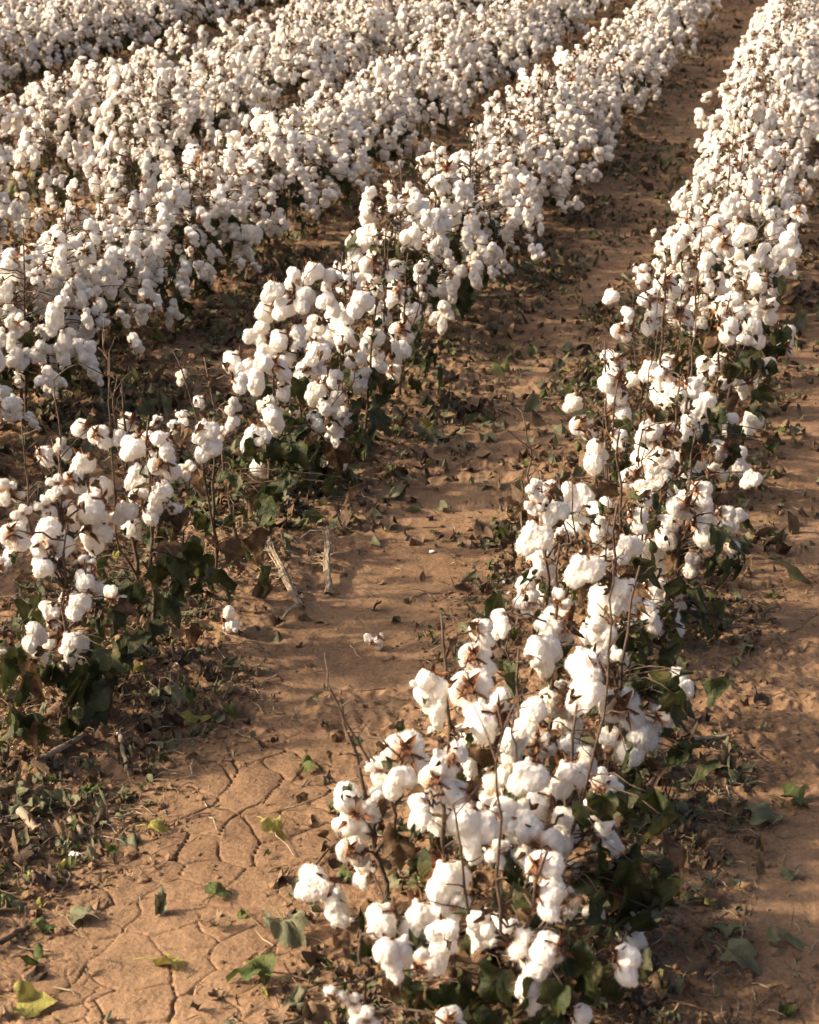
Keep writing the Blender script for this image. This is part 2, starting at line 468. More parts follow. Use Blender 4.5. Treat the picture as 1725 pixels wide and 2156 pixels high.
def make_lint(seed, style):
    r = np.random.default_rng(seed)
    sp = lint_spheres(r, style)
    V, Nn, F = remeshed(sp, 0.0024, 4)
    s = seed * 3
    V = V + Nn * (0.0065 * vn3(V / 0.019 + s, s) + 0.0050 * vn3(V * [1, 1, .6] / 0.0085 + s, s + 5) + 0.0022 * vn3(V * [1, 1, .5] / 0.0032 + s, s + 9))[:, None]
    # loose fibres
    nf = 2600
    idx = r.integers(0, len(V), nf)
    p0 = V[idx]; d = Nn[idx] + r.normal(0, .75, (nf, 3)); d /= np.linalg.norm(d, axis=1)[:, None]
    d2 = d + r.normal(0, .6, (nf, 3)); d2 /= np.linalg.norm(d2, axis=1)[:, None]
    ln = r.uniform(.002, .0062, nf)[:, None]
    sd = np.cross(d, r.normal(0, 1, (nf, 3))); sd /= np.linalg.norm(sd, axis=1)[:, None] + 1e-9; sd *= 0.00022
    p1 = p0 + d * ln * .5; p2 = p1 + d2 * ln * .5
    FV = np.stack([p0 - sd, p0 + sd, p1 - sd, p1 + sd, p2 - sd * .4, p2 + sd * .4], 1).reshape(-1, 3)
    k = np.arange(nf)[:, None] * 6
    FQ = np.concatenate([k + np.array([[0, 1, 3, 2]]), k + np.array([[2, 3, 5, 4]])]) + len(V)
    nw = 70; idx = r.integers(0, len(V), nw * 3); idx = idx[Nn[idx][:, 2] < .35][:nw]; nw = len(idx)
    q0 = V[idx]; sd2 = r.normal(0, 1, (nw, 3)); sd2 /= np.linalg.norm(sd2, axis=1)[:, None]; sd2 *= .00028
    dd = Nn[idx] * .7 + r.normal(0, .35, (nw, 3)); LL = r.uniform(.008, .022, nw)[:, None]; W = []
    for g_ in range(4):
        W += [q0 - sd2 * (1 - g_ * .25), q0 + sd2 * (1 - g_ * .25)]
        q0 = q0 + dd * LL / 3; dd = dd * .8 + [0, 0, -.35] + r.normal(0, .2, (nw, 3))
    WV = np.stack(W, 1).reshape(-1, 3); k2 = np.arange(nw)[:, None] * 8 + len(V) + len(FV)
    FV = np.vstack([FV, WV]); FQ = np.vstack([FQ] + [k2 + np.array([[o, o + 1, o + 3, o + 2]]) for o in (0, 2, 4)])
    lo, hi = V.min(0), V.max(0)
    VV, _n2, F2 = remeshed(sp, 0.0125, 1); V3, _n3, F3 = remeshed(sp, 0.019, 0)
    VV = VV + r.normal(0, .0012, VV.shape); V3 = V3 + r.normal(0, .0018, V3.shape)
    return dict(v=np.vstack([V, FV]), q=np.vstack([F, FQ]), lo=lo, hi=hi, low=(VV, F2), lower=(V3, F3), style=style)


def make_bur(seed, el, small):
    r = np.random.default_rng(seed + 500)
    mb = MB()
    ax = np.array([math.cos(el), 0, math.sin(el)]); e1 = np.array([0, 1.0, 0]); e2 = np.cross(ax, e1)
    n = int(r.choice([4, 5])); ph = r.uniform(0, 6.28); sc = 0.75 if small else 1.0
    for i in range(n):
        a = ph + 6.283 * i / n
        rd = e1 * math.cos(a) + e2 * math.sin(a); tg = np.cross(ax, rd)
        L = r.uniform(.038, .052) * sc; K = 7
        P = []
        ang = r.uniform(.75, 1.25)
        p = -ax * .006
        for k in range(K):
            f = k / (K - 1)
            A = ang + f * r.uniform(.2, .5)
            dr = ax * math.cos(A) + rd * math.sin(A)
            nr = -ax * math.sin(A) + rd * math.cos(A)
            wv = .0100 * sc * math.sin(math.pi * (0.12 + .86 * f) ** .8) * (1 - .2 * f) + .0006
            for s_ in (-1, -.5, 0, .5, 1):
                P.append(p + tg * wv * s_ - nr * wv * .5 * (s_ * s_ - .4) * -1)
            p = p + dr * L / (K - 1)
        q = [(k * 5 + s_, k * 5 + s_ + 1, (k + 1) * 5 + s_ + 1, (k + 1) * 5 + s_) for k in range(K - 1) for s_ in range(4)]
        mb.add(np.array(P), q)
    for i in range(3):       # dry bracts behind
        v, q = SCRAPS[int(r.integers(5))]
        a = ph + 2.1 * i
        rd = e1 * math.cos(a) + e2 * math.sin(a)
        M = np.stack([rd * .8 + ax * .5, np.cross(ax, rd), ax * .8 - rd * .5], 1)
        mb.add(v @ M.T * 1.3 * sc - ax * .008, q)
    mb.tube([ax * -.004, ax * -.012 + r.normal(0, .001, 3), ax * -.024 + np.array([0, 0, -.004])], [.004 * sc, .0022, .0018], 5)
    return mb


STYLES = ["round"] * 7 + ["hang"] * 7 + ["long"] * 6 + ["small"] * 4 + ["pillow"] * 8 + ["column"] * 7
BOLLS = []
for i, st in enumerate(STYLES):
    d = make_lint(100 + i * 7, st)
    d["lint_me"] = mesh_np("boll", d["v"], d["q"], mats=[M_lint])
    el = math.radians({"round": 20, "hang": 0, "long": -20, "small": 35, "pillow": 5, "column": -5}[st])
    bur = make_bur(i, el, st == "small")
    d["bur_me"] = bur.build("bur", [M_bur])
    bvv, bqq = np.concatenate(bur.v), np.concatenate(bur.q)
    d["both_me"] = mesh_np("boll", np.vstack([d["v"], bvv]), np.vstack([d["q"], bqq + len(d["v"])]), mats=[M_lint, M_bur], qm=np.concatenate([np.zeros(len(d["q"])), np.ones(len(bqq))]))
    d["size"] = ((d["hi"] - d["lo"])[0] * .5 + (d["hi"] - d["lo"])[1] * .5, (d["hi"] - d["lo"])[2])
    d["mid"] = (d["lo"] + d["hi"]) / 2
    BOLLS.append(d)
    del d["v"], d["q"]


# ------------------------------------------------------------------ plants
def bez(p0, p1, sag, n=5, jit=0.004, r=None):
    f = np.linspace(0, 1, n)[:, None]
    p = p0 * (1 - f) + p1 * f
    p[:, 2] += sag * np.sin(f[:, 0] * np.pi)
    if r is not None: p[1:-1] += r.normal(0, jit, (n - 2, 3))
    return p


def stem_curve(h, lean, r, n=9):
    f = np.linspace(0, 1, n)
    p = np.stack([lean[0] * f ** 1.3, lean[1] * f ** 1.3, -0.02 + (h + .02) * f], 1)
    zig = 0.004 * np.where(np.arange(n) % 2 == 0, 1, -1)
    p[1:, 0] += zig[1:] * r.uniform(.4, 1.2, n - 1) + np.cumsum(r.normal(0, .003, n - 1)); p[1:, 1] += np.cumsum(r.normal(0, .003, n - 1))
    return p


def at_z(curve, z):
    return np.array([np.interp(z, curve[:, 2], curve[:, k]) for k in range(3)])


def add_leaf(mb, base, yaw, pitch, roll, size, kind=0, which=None, r=None):
    v, q = LEAVES[int(r.integers(10)) if which is None else which]
    mb.add(v * size @ rotm(yaw, pitch, roll).T + base, q, kind)


def leafy(mb, curve, n, r, zmax, spread=0.14, dry=0.12, bias=None):
    for _ in range(n):
        z = zmax * r.uniform(.12, 1) ** .9
        p = at_z(curve, z)
        a = r.uniform(0, 6.283) if bias is None or r.random() < .45 else bias + r.normal(0, .8)
        L = spread * r.uniform(.35, 1.1)
        e = p + np.array([math.cos(a) * L, math.sin(a) * L, r.uniform(-.02, .05)])
        mb.tube(bez(p, e, .015, 4, .003, r), [.0014, .0012, .001, .0009], 4, 2)
        add_leaf(mb, e, a + r.normal(0, .5), r.uniform(.35, 1.35), r.normal(0, .5), r.uniform(.7, 1.25), 1 if r.random() < dry else 0, None, r)


def scraps(mb, curve, n, r, z0, z1, reach):
    for _ in range(n):
        p = at_z(curve, r.uniform(z0, z1)) + np.append(r.normal(0, reach, 2), 0)
        v, q = SCRAPS[int(r.integers(5))]
        mb.add(v * r.uniform(.5, 1.1) @ rotm(r.uniform(0, 6.3), r.uniform(-1, 1.5), r.normal(0, 1)).T + p, q, 1 if r.random() < .7 else 0)


def top_twigs(mb, curve, h, zfrom, r):
    z = zfrom
    k = 0
    while z < h * .99:
        p = at_z(curve, z); a = 2.4 * k + r.uniform(-.5, .5); L = r.uniform(.015, .06) * (1.2 - z / h * .6)
        e = p + np.array([math.cos(a) * L, math.sin(a) * L, L * .55])
        mb.tube(bez(p, e, .003, 4, .002, r), [.0016, .0014, .0012, .001], 4)
        z += r.uniform(.025, .05); k += 1


PARTS_MAT = [M_leaf, M_dry, M_stem]


def plant_meshes(h, lean, bolls, r, leaves, zleaf, bias=None, extra=None, lo=False, rad=.0062, scrap=10, stalks=()):
    """bolls: list of (position, kind, scale, yaw) in the plant's own space; returns stem and foliage meshes' builders"""
    cv = stem_curve(h, lean, r)
    st = MB(); n = len(cv)
    st.tube(cv, np.linspace(rad, .0022, n), 4 if lo else 7)
    for (p, k, s, yaw) in bolls:
        z0 = min(max(p[2] - r.uniform(.0, .07), .04), h * .97)
        a = at_z(cv, z0)
        e = p + np.array([math.cos(yaw), math.sin(yaw), -.1]) * -.014 * s
        L = np.linalg.norm(e - a)
        st.tube(bez(a, e, L * .10, 3 if lo else 6, .005, r), np.linspace(.0027, .0017, 3 if lo else 6), 3 if lo else 5)
    for pl in stalks:
        root_ = at_z(cv, max(.02, min(pl[0][2] - .1, h * .5)))
        pl = np.vstack([root_, pl]); f_ = np.linspace(0, len(pl) - 1, 12); i_ = np.arange(len(pl))
        c2 = np.stack([np.interp(f_, i_, pl[:, k]) for k in range(3)], 1)
        c2[1:-1] = .5 * c2[1:-1] + .25 * (c2[:-2] + c2[2:]); c2[1:-1] += r.normal(0, .0035, (10, 3))
        st.tube(c2, np.linspace(.0037, .0014, 12), 6)
        for k in range(4, 12):
            for _k in range(1 if r.random() < .8 else 0):
                a = r.uniform(0, 6.28); L = r.uniform(.015, .085); e = c2[k] + np.array([math.cos(a) * L, math.sin(a) * L, L * r.uniform(.3, 1.0)])
                st.tube(bez(c2[k], e, .002, 4, .002, r), [.0017, .0015, .0012, .0010], 4)
    fo = MB()
    leafy(fo, cv, leaves, r, zleaf, bias=bias)
    if not lo:
        top_twigs(st, cv, h, h * .55, r)
        scraps(fo, cv, scrap, r, h * .25, h, .05)
    if extra:
        for (base, yaw, pitch, roll, size, kind) in extra:
            add_leaf(fo, base, yaw, pitch, roll, size, kind, None, r)
            s0 = at_z(cv, max(.03, min(base[2] - .02, h * .9)))
            fo.tube(bez(s0, base, .02, 5, .003, r), [.0015] * 5, 4, 2)
    return st, fo


def pick(r, weights=(0.34, 0.24, 0.10, 0.20, .08, .04)):
    st = r.choice(["round", "hang", "long", "small", "pillow", "column"], p=weights)
    c = [i for i, b_ in enumerate(BOLLS) if b_["style"] == st]
    return int(r.choice(c))


def random_plant(r, dense=1.0, lo=False):
    h = r.uniform(.46, .66)
    lean = r.normal(0, .035, 2)
    nb = int(r.integers(30, 42) * dense)
    bolls = []
    for i in range(nb):
        z = h * (0.22 + 0.76 * ((i + r.random()) / nb) ** .8)
        L = (0.08 + 0.23 * math.sin(math.pi * min(1, .25 + .70 * z / h))) * r.uniform(.3, 1.05)
        a = 2.399 * i + r.uniform(-.6, .6)
        p = np.array([lean[0] * z / h + math.cos(a) * L, lean[1] * z / h + math.sin(a) * L * 1.1, z + r.normal(0, .012)])
        bolls.append((p, pick(r), r.uniform(.52, .97), a + r.normal(0, .5)))
    top = h + (r.uniform(.05, .16) if r.random() < .6 else .02)
    st, fo = plant_meshes(top, lean, bolls, r, 9 if lo else int(r.integers(16, 24)), h * .62, lo=lo, scrap=40)
    return st, fo, bolls, top


def assemble(loc, rotz, st_me, fo_me, bolls, sub, label, group=None):
    root = bpy.data.objects.new("cotton_plant", None); C.objects.link(root)
    root.location = loc; root.rotation_euler = (0, 0, rotz); root.empty_display_size = .05
    root["label"] = label; root["category"] = "cotton plant"
    if group: root["group"] = group
    obj("stem", st_me, root); obj("foliage", fo_me, root)
    for (p, k, s, yaw) in bolls:
        b_ = BOLLS[k]
        if sub:
            o = obj("boll", b_["lint_me"], root, p, (0, 0, yaw), s)
            obj("bur", b_["bur_me"], o)
        else:
            obj("boll", b_["both_me"], root, p, (0, 0, yaw), s)
    return root


# ---- the near plants, boll by boll: (x, y, width, height) in 1725 x 2156 picture units
def zl(ox, oy, lst): return [(ox + a / 2, oy + b_ / 2, c / 2, d / 2) for a, b_, c, d in lst]


A1 = zl(604, 1294, [(820, 75, 100, 110), (900, 45, 90, 120), (605, 370, 140, 270), (800, 190, 130, 140), (785, 330, 160, 200), (825, 470, 135, 220), (1130, 60, 170, 150), (1080, 170, 140, 190), (1260, 300, 175, 260), (1240, 210, 130, 120),
    (1030, 420, 150, 170), (1150, 370, 150, 160), (1320, 120, 120, 220), (1410, 400, 170, 160), (1480, 530, 150, 180), (1370, 540, 120, 160), (1530, 475, 100, 100), (1560, 355, 100, 110), (1590, 430, 70, 100),
    (500, 590, 190, 160), (390, 660, 90, 90), (475, 710, 120, 150), (300, 840, 170, 260), (390, 800, 110, 160), (275, 1000, 120, 110), (320, 1085, 80, 110), (560, 840, 110, 150), (680, 630, 120, 190), (640, 710, 130, 170), (770, 610, 100, 200), (740, 520, 100, 110),
    (725, 770, 120, 120), (790, 920, 170, 240), (865, 750, 140, 120), (880, 850, 140, 130), (950, 910, 80, 160), (1020, 690, 160, 130), (1070, 800, 140, 140), (1055, 970, 190, 270), (1180, 910, 150, 210), (1090, 1090, 150, 190), (1190, 1100, 100, 130), (1330, 960, 120, 230),
    (1105, 1200, 120, 150), (1190, 1200, 80, 100), (680, 1120, 160, 160), (690, 1240, 100, 160), (400, 1300, 140, 160), (570, 1290, 150, 170), (650, 1400, 125, 220), (450, 1450, 140, 190), (580, 1470, 90, 140), (1000, 1410, 140, 150), (1100, 1420, 120, 170), (1030, 1570, 140, 220), (1110, 1620, 80, 80),
    (820, 1310, 80, 190), (1290, 1250, 90, 80), (1440, 1320, 130, 160), (1430, 1470, 120, 160), (200, 1610, 60, 70), (280, 1640, 70, 80), (330, 1715, 120, 90), (690, 1710, 130, 90), (790, 1710, 80, 80), (1240, 1700, 120, 90), (1190, 690, 120, 160), (1170, 540, 130, 210), (1060, 560, 120, 160), (950, 570, 100, 210),
    (930, 640, 90, 120), (1260, 620, 90, 120), (880, 1010, 90, 110)])
A2 = zl(862.5, 690, [(530, 890, 120, 140), (560, 980, 130, 170), (500, 1100, 80, 100), (480, 1170, 80, 110), (570, 1150, 140, 110), (640, 1140, 70, 90), (740, 1020, 130, 150), (880, 1000, 150, 130), (920, 930, 120, 100), (820, 1170, 150, 160), (900, 1130, 150, 140), (1030, 1110, 120, 100), (940, 1200, 140, 160), (1110, 1140, 90, 100),
    (1080, 1250, 130, 130), (790, 1260, 120, 130), (1010, 1220, 110, 110), (590, 700, 100, 110), (700, 730, 130, 160), (570, 760, 70, 90), (530, 740, 70, 90), (620, 780, 90, 110), (700, 830, 110, 110), (640, 880, 60, 80), (820, 820, 80, 120), (830, 910, 80, 100), (960, 810, 100, 100), (1060, 740, 130, 100), (1080, 850, 140, 130),
    (1150, 880, 100, 120), (1020, 900, 100, 130), (1140, 760, 100, 110), (1240, 850, 130, 120), (1330, 800, 100, 90), (1380, 810, 80, 110), (1330, 920, 100, 110), (1190, 1000, 80, 130), (1240, 770, 110, 110), (520, 680, 60, 90), (690, 320, 90, 90), (730, 420, 110, 110), (780, 540, 120, 160), (850, 240, 130, 110), (870, 290, 120, 120), (890, 380, 140, 90),
    (940, 220, 70, 80), (1010, 440, 110, 100), (1090, 450, 110, 90), (1000, 540, 120, 160), (1170, 420, 130, 120), (1180, 540, 130, 120), (1170, 640, 120, 120), (1260, 420, 80, 100), (1220, 310, 190, 170), (1250, 180, 130, 110), (1310, 150, 100, 90), (1350, 210, 100, 120), (1400, 260, 80, 100), (1510, 170, 90, 110), (1480, 240, 60, 80), (1440, 400, 100, 110),
    (1350, 420, 100, 120), (1290, 620, 80, 90), (1390, 570, 120, 130), (1230, 700, 120, 90), (1040, 640, 110, 120), (940, 640, 100, 110), (880, 470, 90, 90), (980, 700, 100, 100), (1060, 560, 110, 110), (1110, 290, 110, 120), (1010, 180, 90, 100), (1090, 160, 100, 110), (1190, 250, 90, 100), (1440, 640, 80, 80), (1300, 520, 90, 90)])
A3 = zl(862.5, 0, [(1010, 1280, 110, 130), (1090, 1200, 100, 110), (980, 1150, 70, 80), (850, 1250, 70, 80), (1170, 1130, 110, 90), (1130, 1210, 110, 120), (1250, 1100, 90, 90), (1370, 1080, 90, 90), (1430, 1130, 120, 130), (1490, 1080, 110, 110), (1410, 990, 110, 100), (1590, 1040, 120, 150), (1610, 980, 80, 90), (1640, 900, 70, 90), (1520, 1110, 110, 100), (1400, 1210, 150, 150), (1470, 1200, 110, 110),
    (1310, 1300, 120, 120), (1370, 1290, 110, 110), (1250, 1190, 100, 110), (1230, 1290, 90, 110), (1450, 1400, 140, 150), (1590, 1410, 90, 100), (1580, 1470, 60, 90), (1510, 1310, 110, 110), (1210, 1390, 110, 140), (1340, 1390, 120, 120), (1010, 1360, 100, 110), (890, 1400, 80, 100), (920, 1330, 70, 90), (1150, 1010, 110, 140), (1190, 950, 110, 110), (1290, 960, 110, 130), (1320, 1040, 100, 100), (1240, 1020, 90, 110), (1080, 1290, 100, 120), (1140, 1340, 110, 120), (1450, 1290, 100, 100), (1530, 1200, 100, 100), (1580, 1120, 100, 110)])
B1 = zl(0, 690, [(190, 540, 90, 80), (260, 510, 70, 100), (350, 580, 120, 90), (345, 430, 90, 90), (420, 460, 100, 100), (540, 400, 90, 80), (660, 395, 50, 55), (500, 460, 70, 70), (560, 510, 140, 100), (620, 500, 110, 130), (690, 490, 110, 130), (690, 580, 110, 140), (590, 630, 140, 90), (310, 650, 100, 90), (240, 660, 70, 80), (420, 690, 130, 120), (390, 770, 140, 130),
    (240, 730, 70, 120), (190, 760, 70, 90), (60, 690, 70, 100), (10, 690, 70, 130), (90, 790, 70, 80), (260, 820, 120, 120), (220, 895, 170, 160), (60, 880, 100, 120), (50, 930, 70, 100), (180, 1010, 100, 90), (235, 1010, 90, 90), (585, 720, 80, 80), (530, 780, 110, 80), (640, 770, 110, 90), (580, 840, 100, 160), (680, 700, 90, 90), (360, 1000, 90, 60),
    (360, 1070, 100, 90), (400, 1100, 70, 90), (330, 1170, 90, 110), (300, 1140, 70, 80), (10, 1000, 50, 70), (150, 1300, 100, 120), (235, 1270, 80, 70), (215, 1330, 80, 80), (160, 1370, 70, 100), (310, 1340, 110, 130), (290, 1400, 80, 100), (5, 1390, 40, 70), (790, 600, 65, 85), (870, 440, 120, 100), (880, 510, 110, 110), (930, 450, 60, 70), (770, 210, 60, 85), (840, 320, 65, 75), (770, 380, 65, 60), (740, 420, 65, 60)])
B2 = zl(0, 690, [(980, 330, 70, 90), (980, 400, 70, 60), (1150, 380, 130, 190), (1080, 470, 120, 120), (1100, 590, 90, 100), (1420, 460, 90, 160), (1420, 560, 70, 100), (1400, 330, 120, 120), (1450, 370, 70, 80), (1240, 360, 40, 50), (1320, 370, 50, 50), (1070, 200, 150, 190), (980, 150, 100, 120), (1120, 110, 100, 100), (1240, 120, 120, 110), (1290, 180, 110, 130), (1260, 240, 130, 120),
    (1200, 260, 90, 110), (1410, 210, 80, 80), (1520, 220, 90, 140), (1590, 140, 120, 110), (1450, 60, 130, 160), (1390, 40, 100, 100), (1080, 30, 140, 100), (1250, 40, 140, 110), (1680, 100, 90, 130), (1170, 170, 110, 120), (1340, 110, 110, 110), (1180, 60, 110, 110), (1500, 130, 90, 100), (1010, 230, 90, 100), (1330, 270, 90, 90), (1660, 190, 80, 80), (1690, 20, 100, 110), (1570, 50, 110, 110)]) \
    + [(575, 615, 50, 50), (620, 590, 55, 60), (660, 575, 50, 50), (700, 590, 55, 60), (640, 630, 60, 60), (600, 650, 55, 60), (690, 640, 60, 60), (735, 600, 55, 60), (760, 640, 60, 65), (720, 680, 60, 60), (560, 660, 50, 55), (790, 600, 55, 60), (800, 660, 60, 60), (840, 620, 60, 60), (660, 690, 60, 55), (780, 560, 50, 50), (830, 570, 50, 55)]

# (row Y, sideways, height, lean x, lean y, leaves, label)
HA = [(2.12, -.12, .34, -.02, 0, "low cotton plant cut off at the bottom edge, left of the nearest tall stem"),
      (2.30, .07, .42, .05, .0, "nearest cotton plant in the right row, a big curled boll hanging low beside green leaves"),
      (2.48, -.06, .46, -.04, .02, "cotton plant with stacked drooping bolls just behind the nearest plant of the right row"),
      (2.62, -.20, .46, -.12, .04, "leaning cotton plant whose long bare twig sticks out over the furrow"),
      (2.66, .10, .47, .02, .02, "cotton plant with the tallest column of joined white bolls near the bottom of the picture"),
      (2.85, -.02, .47, .0, .02, "cotton plant with an upright dark stem just behind the leaning twig plant"),
      (3.02, -.16, .46, -.04, .02, "cotton plant carrying one tall lone boll on the furrow side of the right row"),
      (3.12, .12, .54, .05, .04, "cotton plant with tall kinked bare stalk and orange stained bolls above dark leaves"),
      (3.30, -.02, .50, .0, .0, "cotton plant with a dark star shaped empty bur among big bolls in the right row"),
      (3.52, .06, .52, .02, .0, "cotton plant behind the star shaped bur, bolls over a dark leaf mass"),
      (3.74, -.10, .50, -.03, .0, "cotton plant with small bolls on the furrow side, above the star shaped bur"),
      (3.95, .05, .54, -.01, .02, "cotton plant whose bare dark stalks rise through the bolls midway along the right row"),
      (4.15, .16, .50, .04, .0, "cotton plant bulging out to the right over shaded soil midway along the right row"),
      (4.36, -.04, .54, .01, .0, "thin stalked cotton plant with bolls in a loose column, middle of the right row"),
      (4.58, .09, .50, .03, .0, "cotton plant with frayed greyish bolls on the shaded side of the right row"),
      (4.82, -.10, .52, -.02, .0, "cotton plant with big clean bolls at the furrow edge and a reddish open bur"),
      (5.06, .10, .52, .02, .0, "cotton plant with one very large round boll in the right row"),
      (5.30, -.04, .54, .0, .0, "cotton plant with a stray boll reaching left over the furrow, right row"),
      (5.56, .14, .50, .05, .0, "cotton plant with a stray boll leaning out on the right, right row"),
      (5.80, -.02, .56, .0, .0, "cotton plant with a cluster of tall bare twigs above it in the right row"),
      (5.98, .20, .50, .02, .0, "cotton plant right of the cluster of tall bare twigs, over dark leaves"),
      (6.20, .04, .56, .0, .0, "cotton plant just beyond the cluster of tall bare twigs in the right row"),
      (6.42, .20, .54, .02, .0, "wide cotton plant behind the bare twigs, bulging over the right strip of soil"),
      (6.62, -.04, .56, .0, .0, "cotton plant at the narrow waist of the right row, past the bare twigs")]
HB = [(3.10, -.03, .46, .0, 0, "cotton plant cut off by the left edge, above the large folded leaf"),
      (3.28, .06, .46, .02, 0, "cotton plant with two low bolls beside the large folded leaf at left"),
      (3.48, -.06, .56, .02, 0, "cotton plant with a dark stalk and one big pear shaped boll at left"),
      (3.66, .08, .60, .0, 0, "cotton plant with the star shaped four part boll and hanging green leaves"),
      (3.86, -.05, .62, .0, 0, "cotton plant with a very tall bare stalk rising above its bolls at left"),
      (4.08, .06, .46, .02, 0, "cotton plant with a wide clump of bolls, last before the gap, left row"),
      (4.36, .02, .52, -.09, .05, "thin leaning cotton stalk with few bolls standing alone in the row gap"),
      (4.72, -.02, .42, .04, .02, "sparse cotton plant with small bolls just past the lone leaning stalk"),
      (4.92, .10, .46, .05, 0, "cotton plant over a dark leaf mass at the near end of the thick clump"),
      (5.12, -.05, .52, .0, 0, "cotton plant on the left side of the thick clump in the left row"),
      (5.32, .10, .50, .04, 0, "cotton plant with long bolls hanging down to the soil in the left row"),
      (5.54, -.02, .56, .0, 0, "cotton plant with a dark thin stalk in the middle of the thick clump"),
      (5.78, .10, .52, .03, 0, "cotton plant with ring shaped bolls on the furrow side of the thick clump"),
      (6.02, -.02, .56, .0, 0, "cotton plant at the far top of the thick clump in the left row")]
# extra hand-set leaves: (x, y, size, drop pitch, kind)
XLEAF = [(1330, 1390, 1.5, 1.2), (1370, 1430, 1.6, 1.3), (1400, 1390, 1.4, 1.0), (1345, 1350, 1.5, .8), (1430, 1440, 1.3, 1.3), (1450, 1480, 1.2, 1.4), (1420, 1350, 1.3, .9), (1290, 1650, 1.5, 1.2), (1320, 1680, 1.5, 1.3), (1350, 1640, 1.3, 1.2), (1375, 1690, 1.5, 1.3), (1270, 1690, 1.3, 1.1),
         (1310, 1840, 1.7, .8), (1340, 1890, 2.1, 1.2), (1370, 1930, 1.7, 1.2), (1260, 1860, 1.5, .9), (1220, 1880, 1.5, 1.0), (1400, 1840, 1.5, 1.1), (1010, 1990, 1.5, 1.0), (1050, 2060, 1.8, 1.0), (1120, 2080, 1.5, 1.0), (960, 2080, 1.6, 1.1), (900, 2100, 1.4, 1.0), (1200, 2010, 1.5, 1.0), (1240, 2050, 1.7, 1.1), (850, 2060, 1.3, .9), (1000, 2120, 1.6, 1.0), (1170, 2120, 1.5, .9),
         (1420, 1480, 1.4, 1.4), (1440, 1590, 1.5, 1.5), (1400, 1120, 1.5, 1.0), (1430, 1180, 1.4, 1.2), (1480, 1150, 1.2, 1.2), (1500, 1200, 1.2, 1.2), (1390, 1300, 1.3, 1.2), (1470, 1260, 1.2, 1.3), (1500, 1290, 1.2, 1.3)]
XLEAF_B = [(330, 1210, 1.5, 1.2), (365, 1190, 1.7, 1.3), (340, 1260, 1.6, 1.4), (370, 1240, 1.4, 1.4), (250, 1250, 1.5, 1.2), (270, 1310, 1.5, 1.2), (230, 1310, 1.4, 1.1), (285, 1360, 1.4, 1.2), (190, 1420, 2.6, 1.25), (60, 1290, 1.3, 1.0), (20, 1520, 2.0, 1.2), (100, 1400, 1.3, 1.1), (60, 1440, 1.4, 1.2), (20, 1400, 1.4, 1.1), (270, 1230, 1.5, 1.0), (300, 1150, 1.3, 1.0), (215, 1190, 1.3, .9),
           (440, 1110, 1.2, 1.2), (520, 1070, 1.4, 1.3), (550, 1060, 1.4, 1.2), (600, 960, 1.7, 1.2), (640, 970, 1.7, 1.2), (670, 950, 1.7, 1.2), (620, 1000, 1.5, 1.3), (690, 980, 1.4, 1.3), (650, 930, 1.6, .9), (590, 990, 1.5, 1.2), (560, 1040, 1.4, 1.2), (700, 1020, 1.2, 1.4), (730, 900, 1.3, 1.3), (800, 850, 1.3, 1.3), (780, 800, 1.3, 1.1), (850, 800, 1.2, 1.3), (870, 770, 1.2, 1.3), (760, 850, 1.4, 1.3), (820, 820, 1.2, 1.3)]


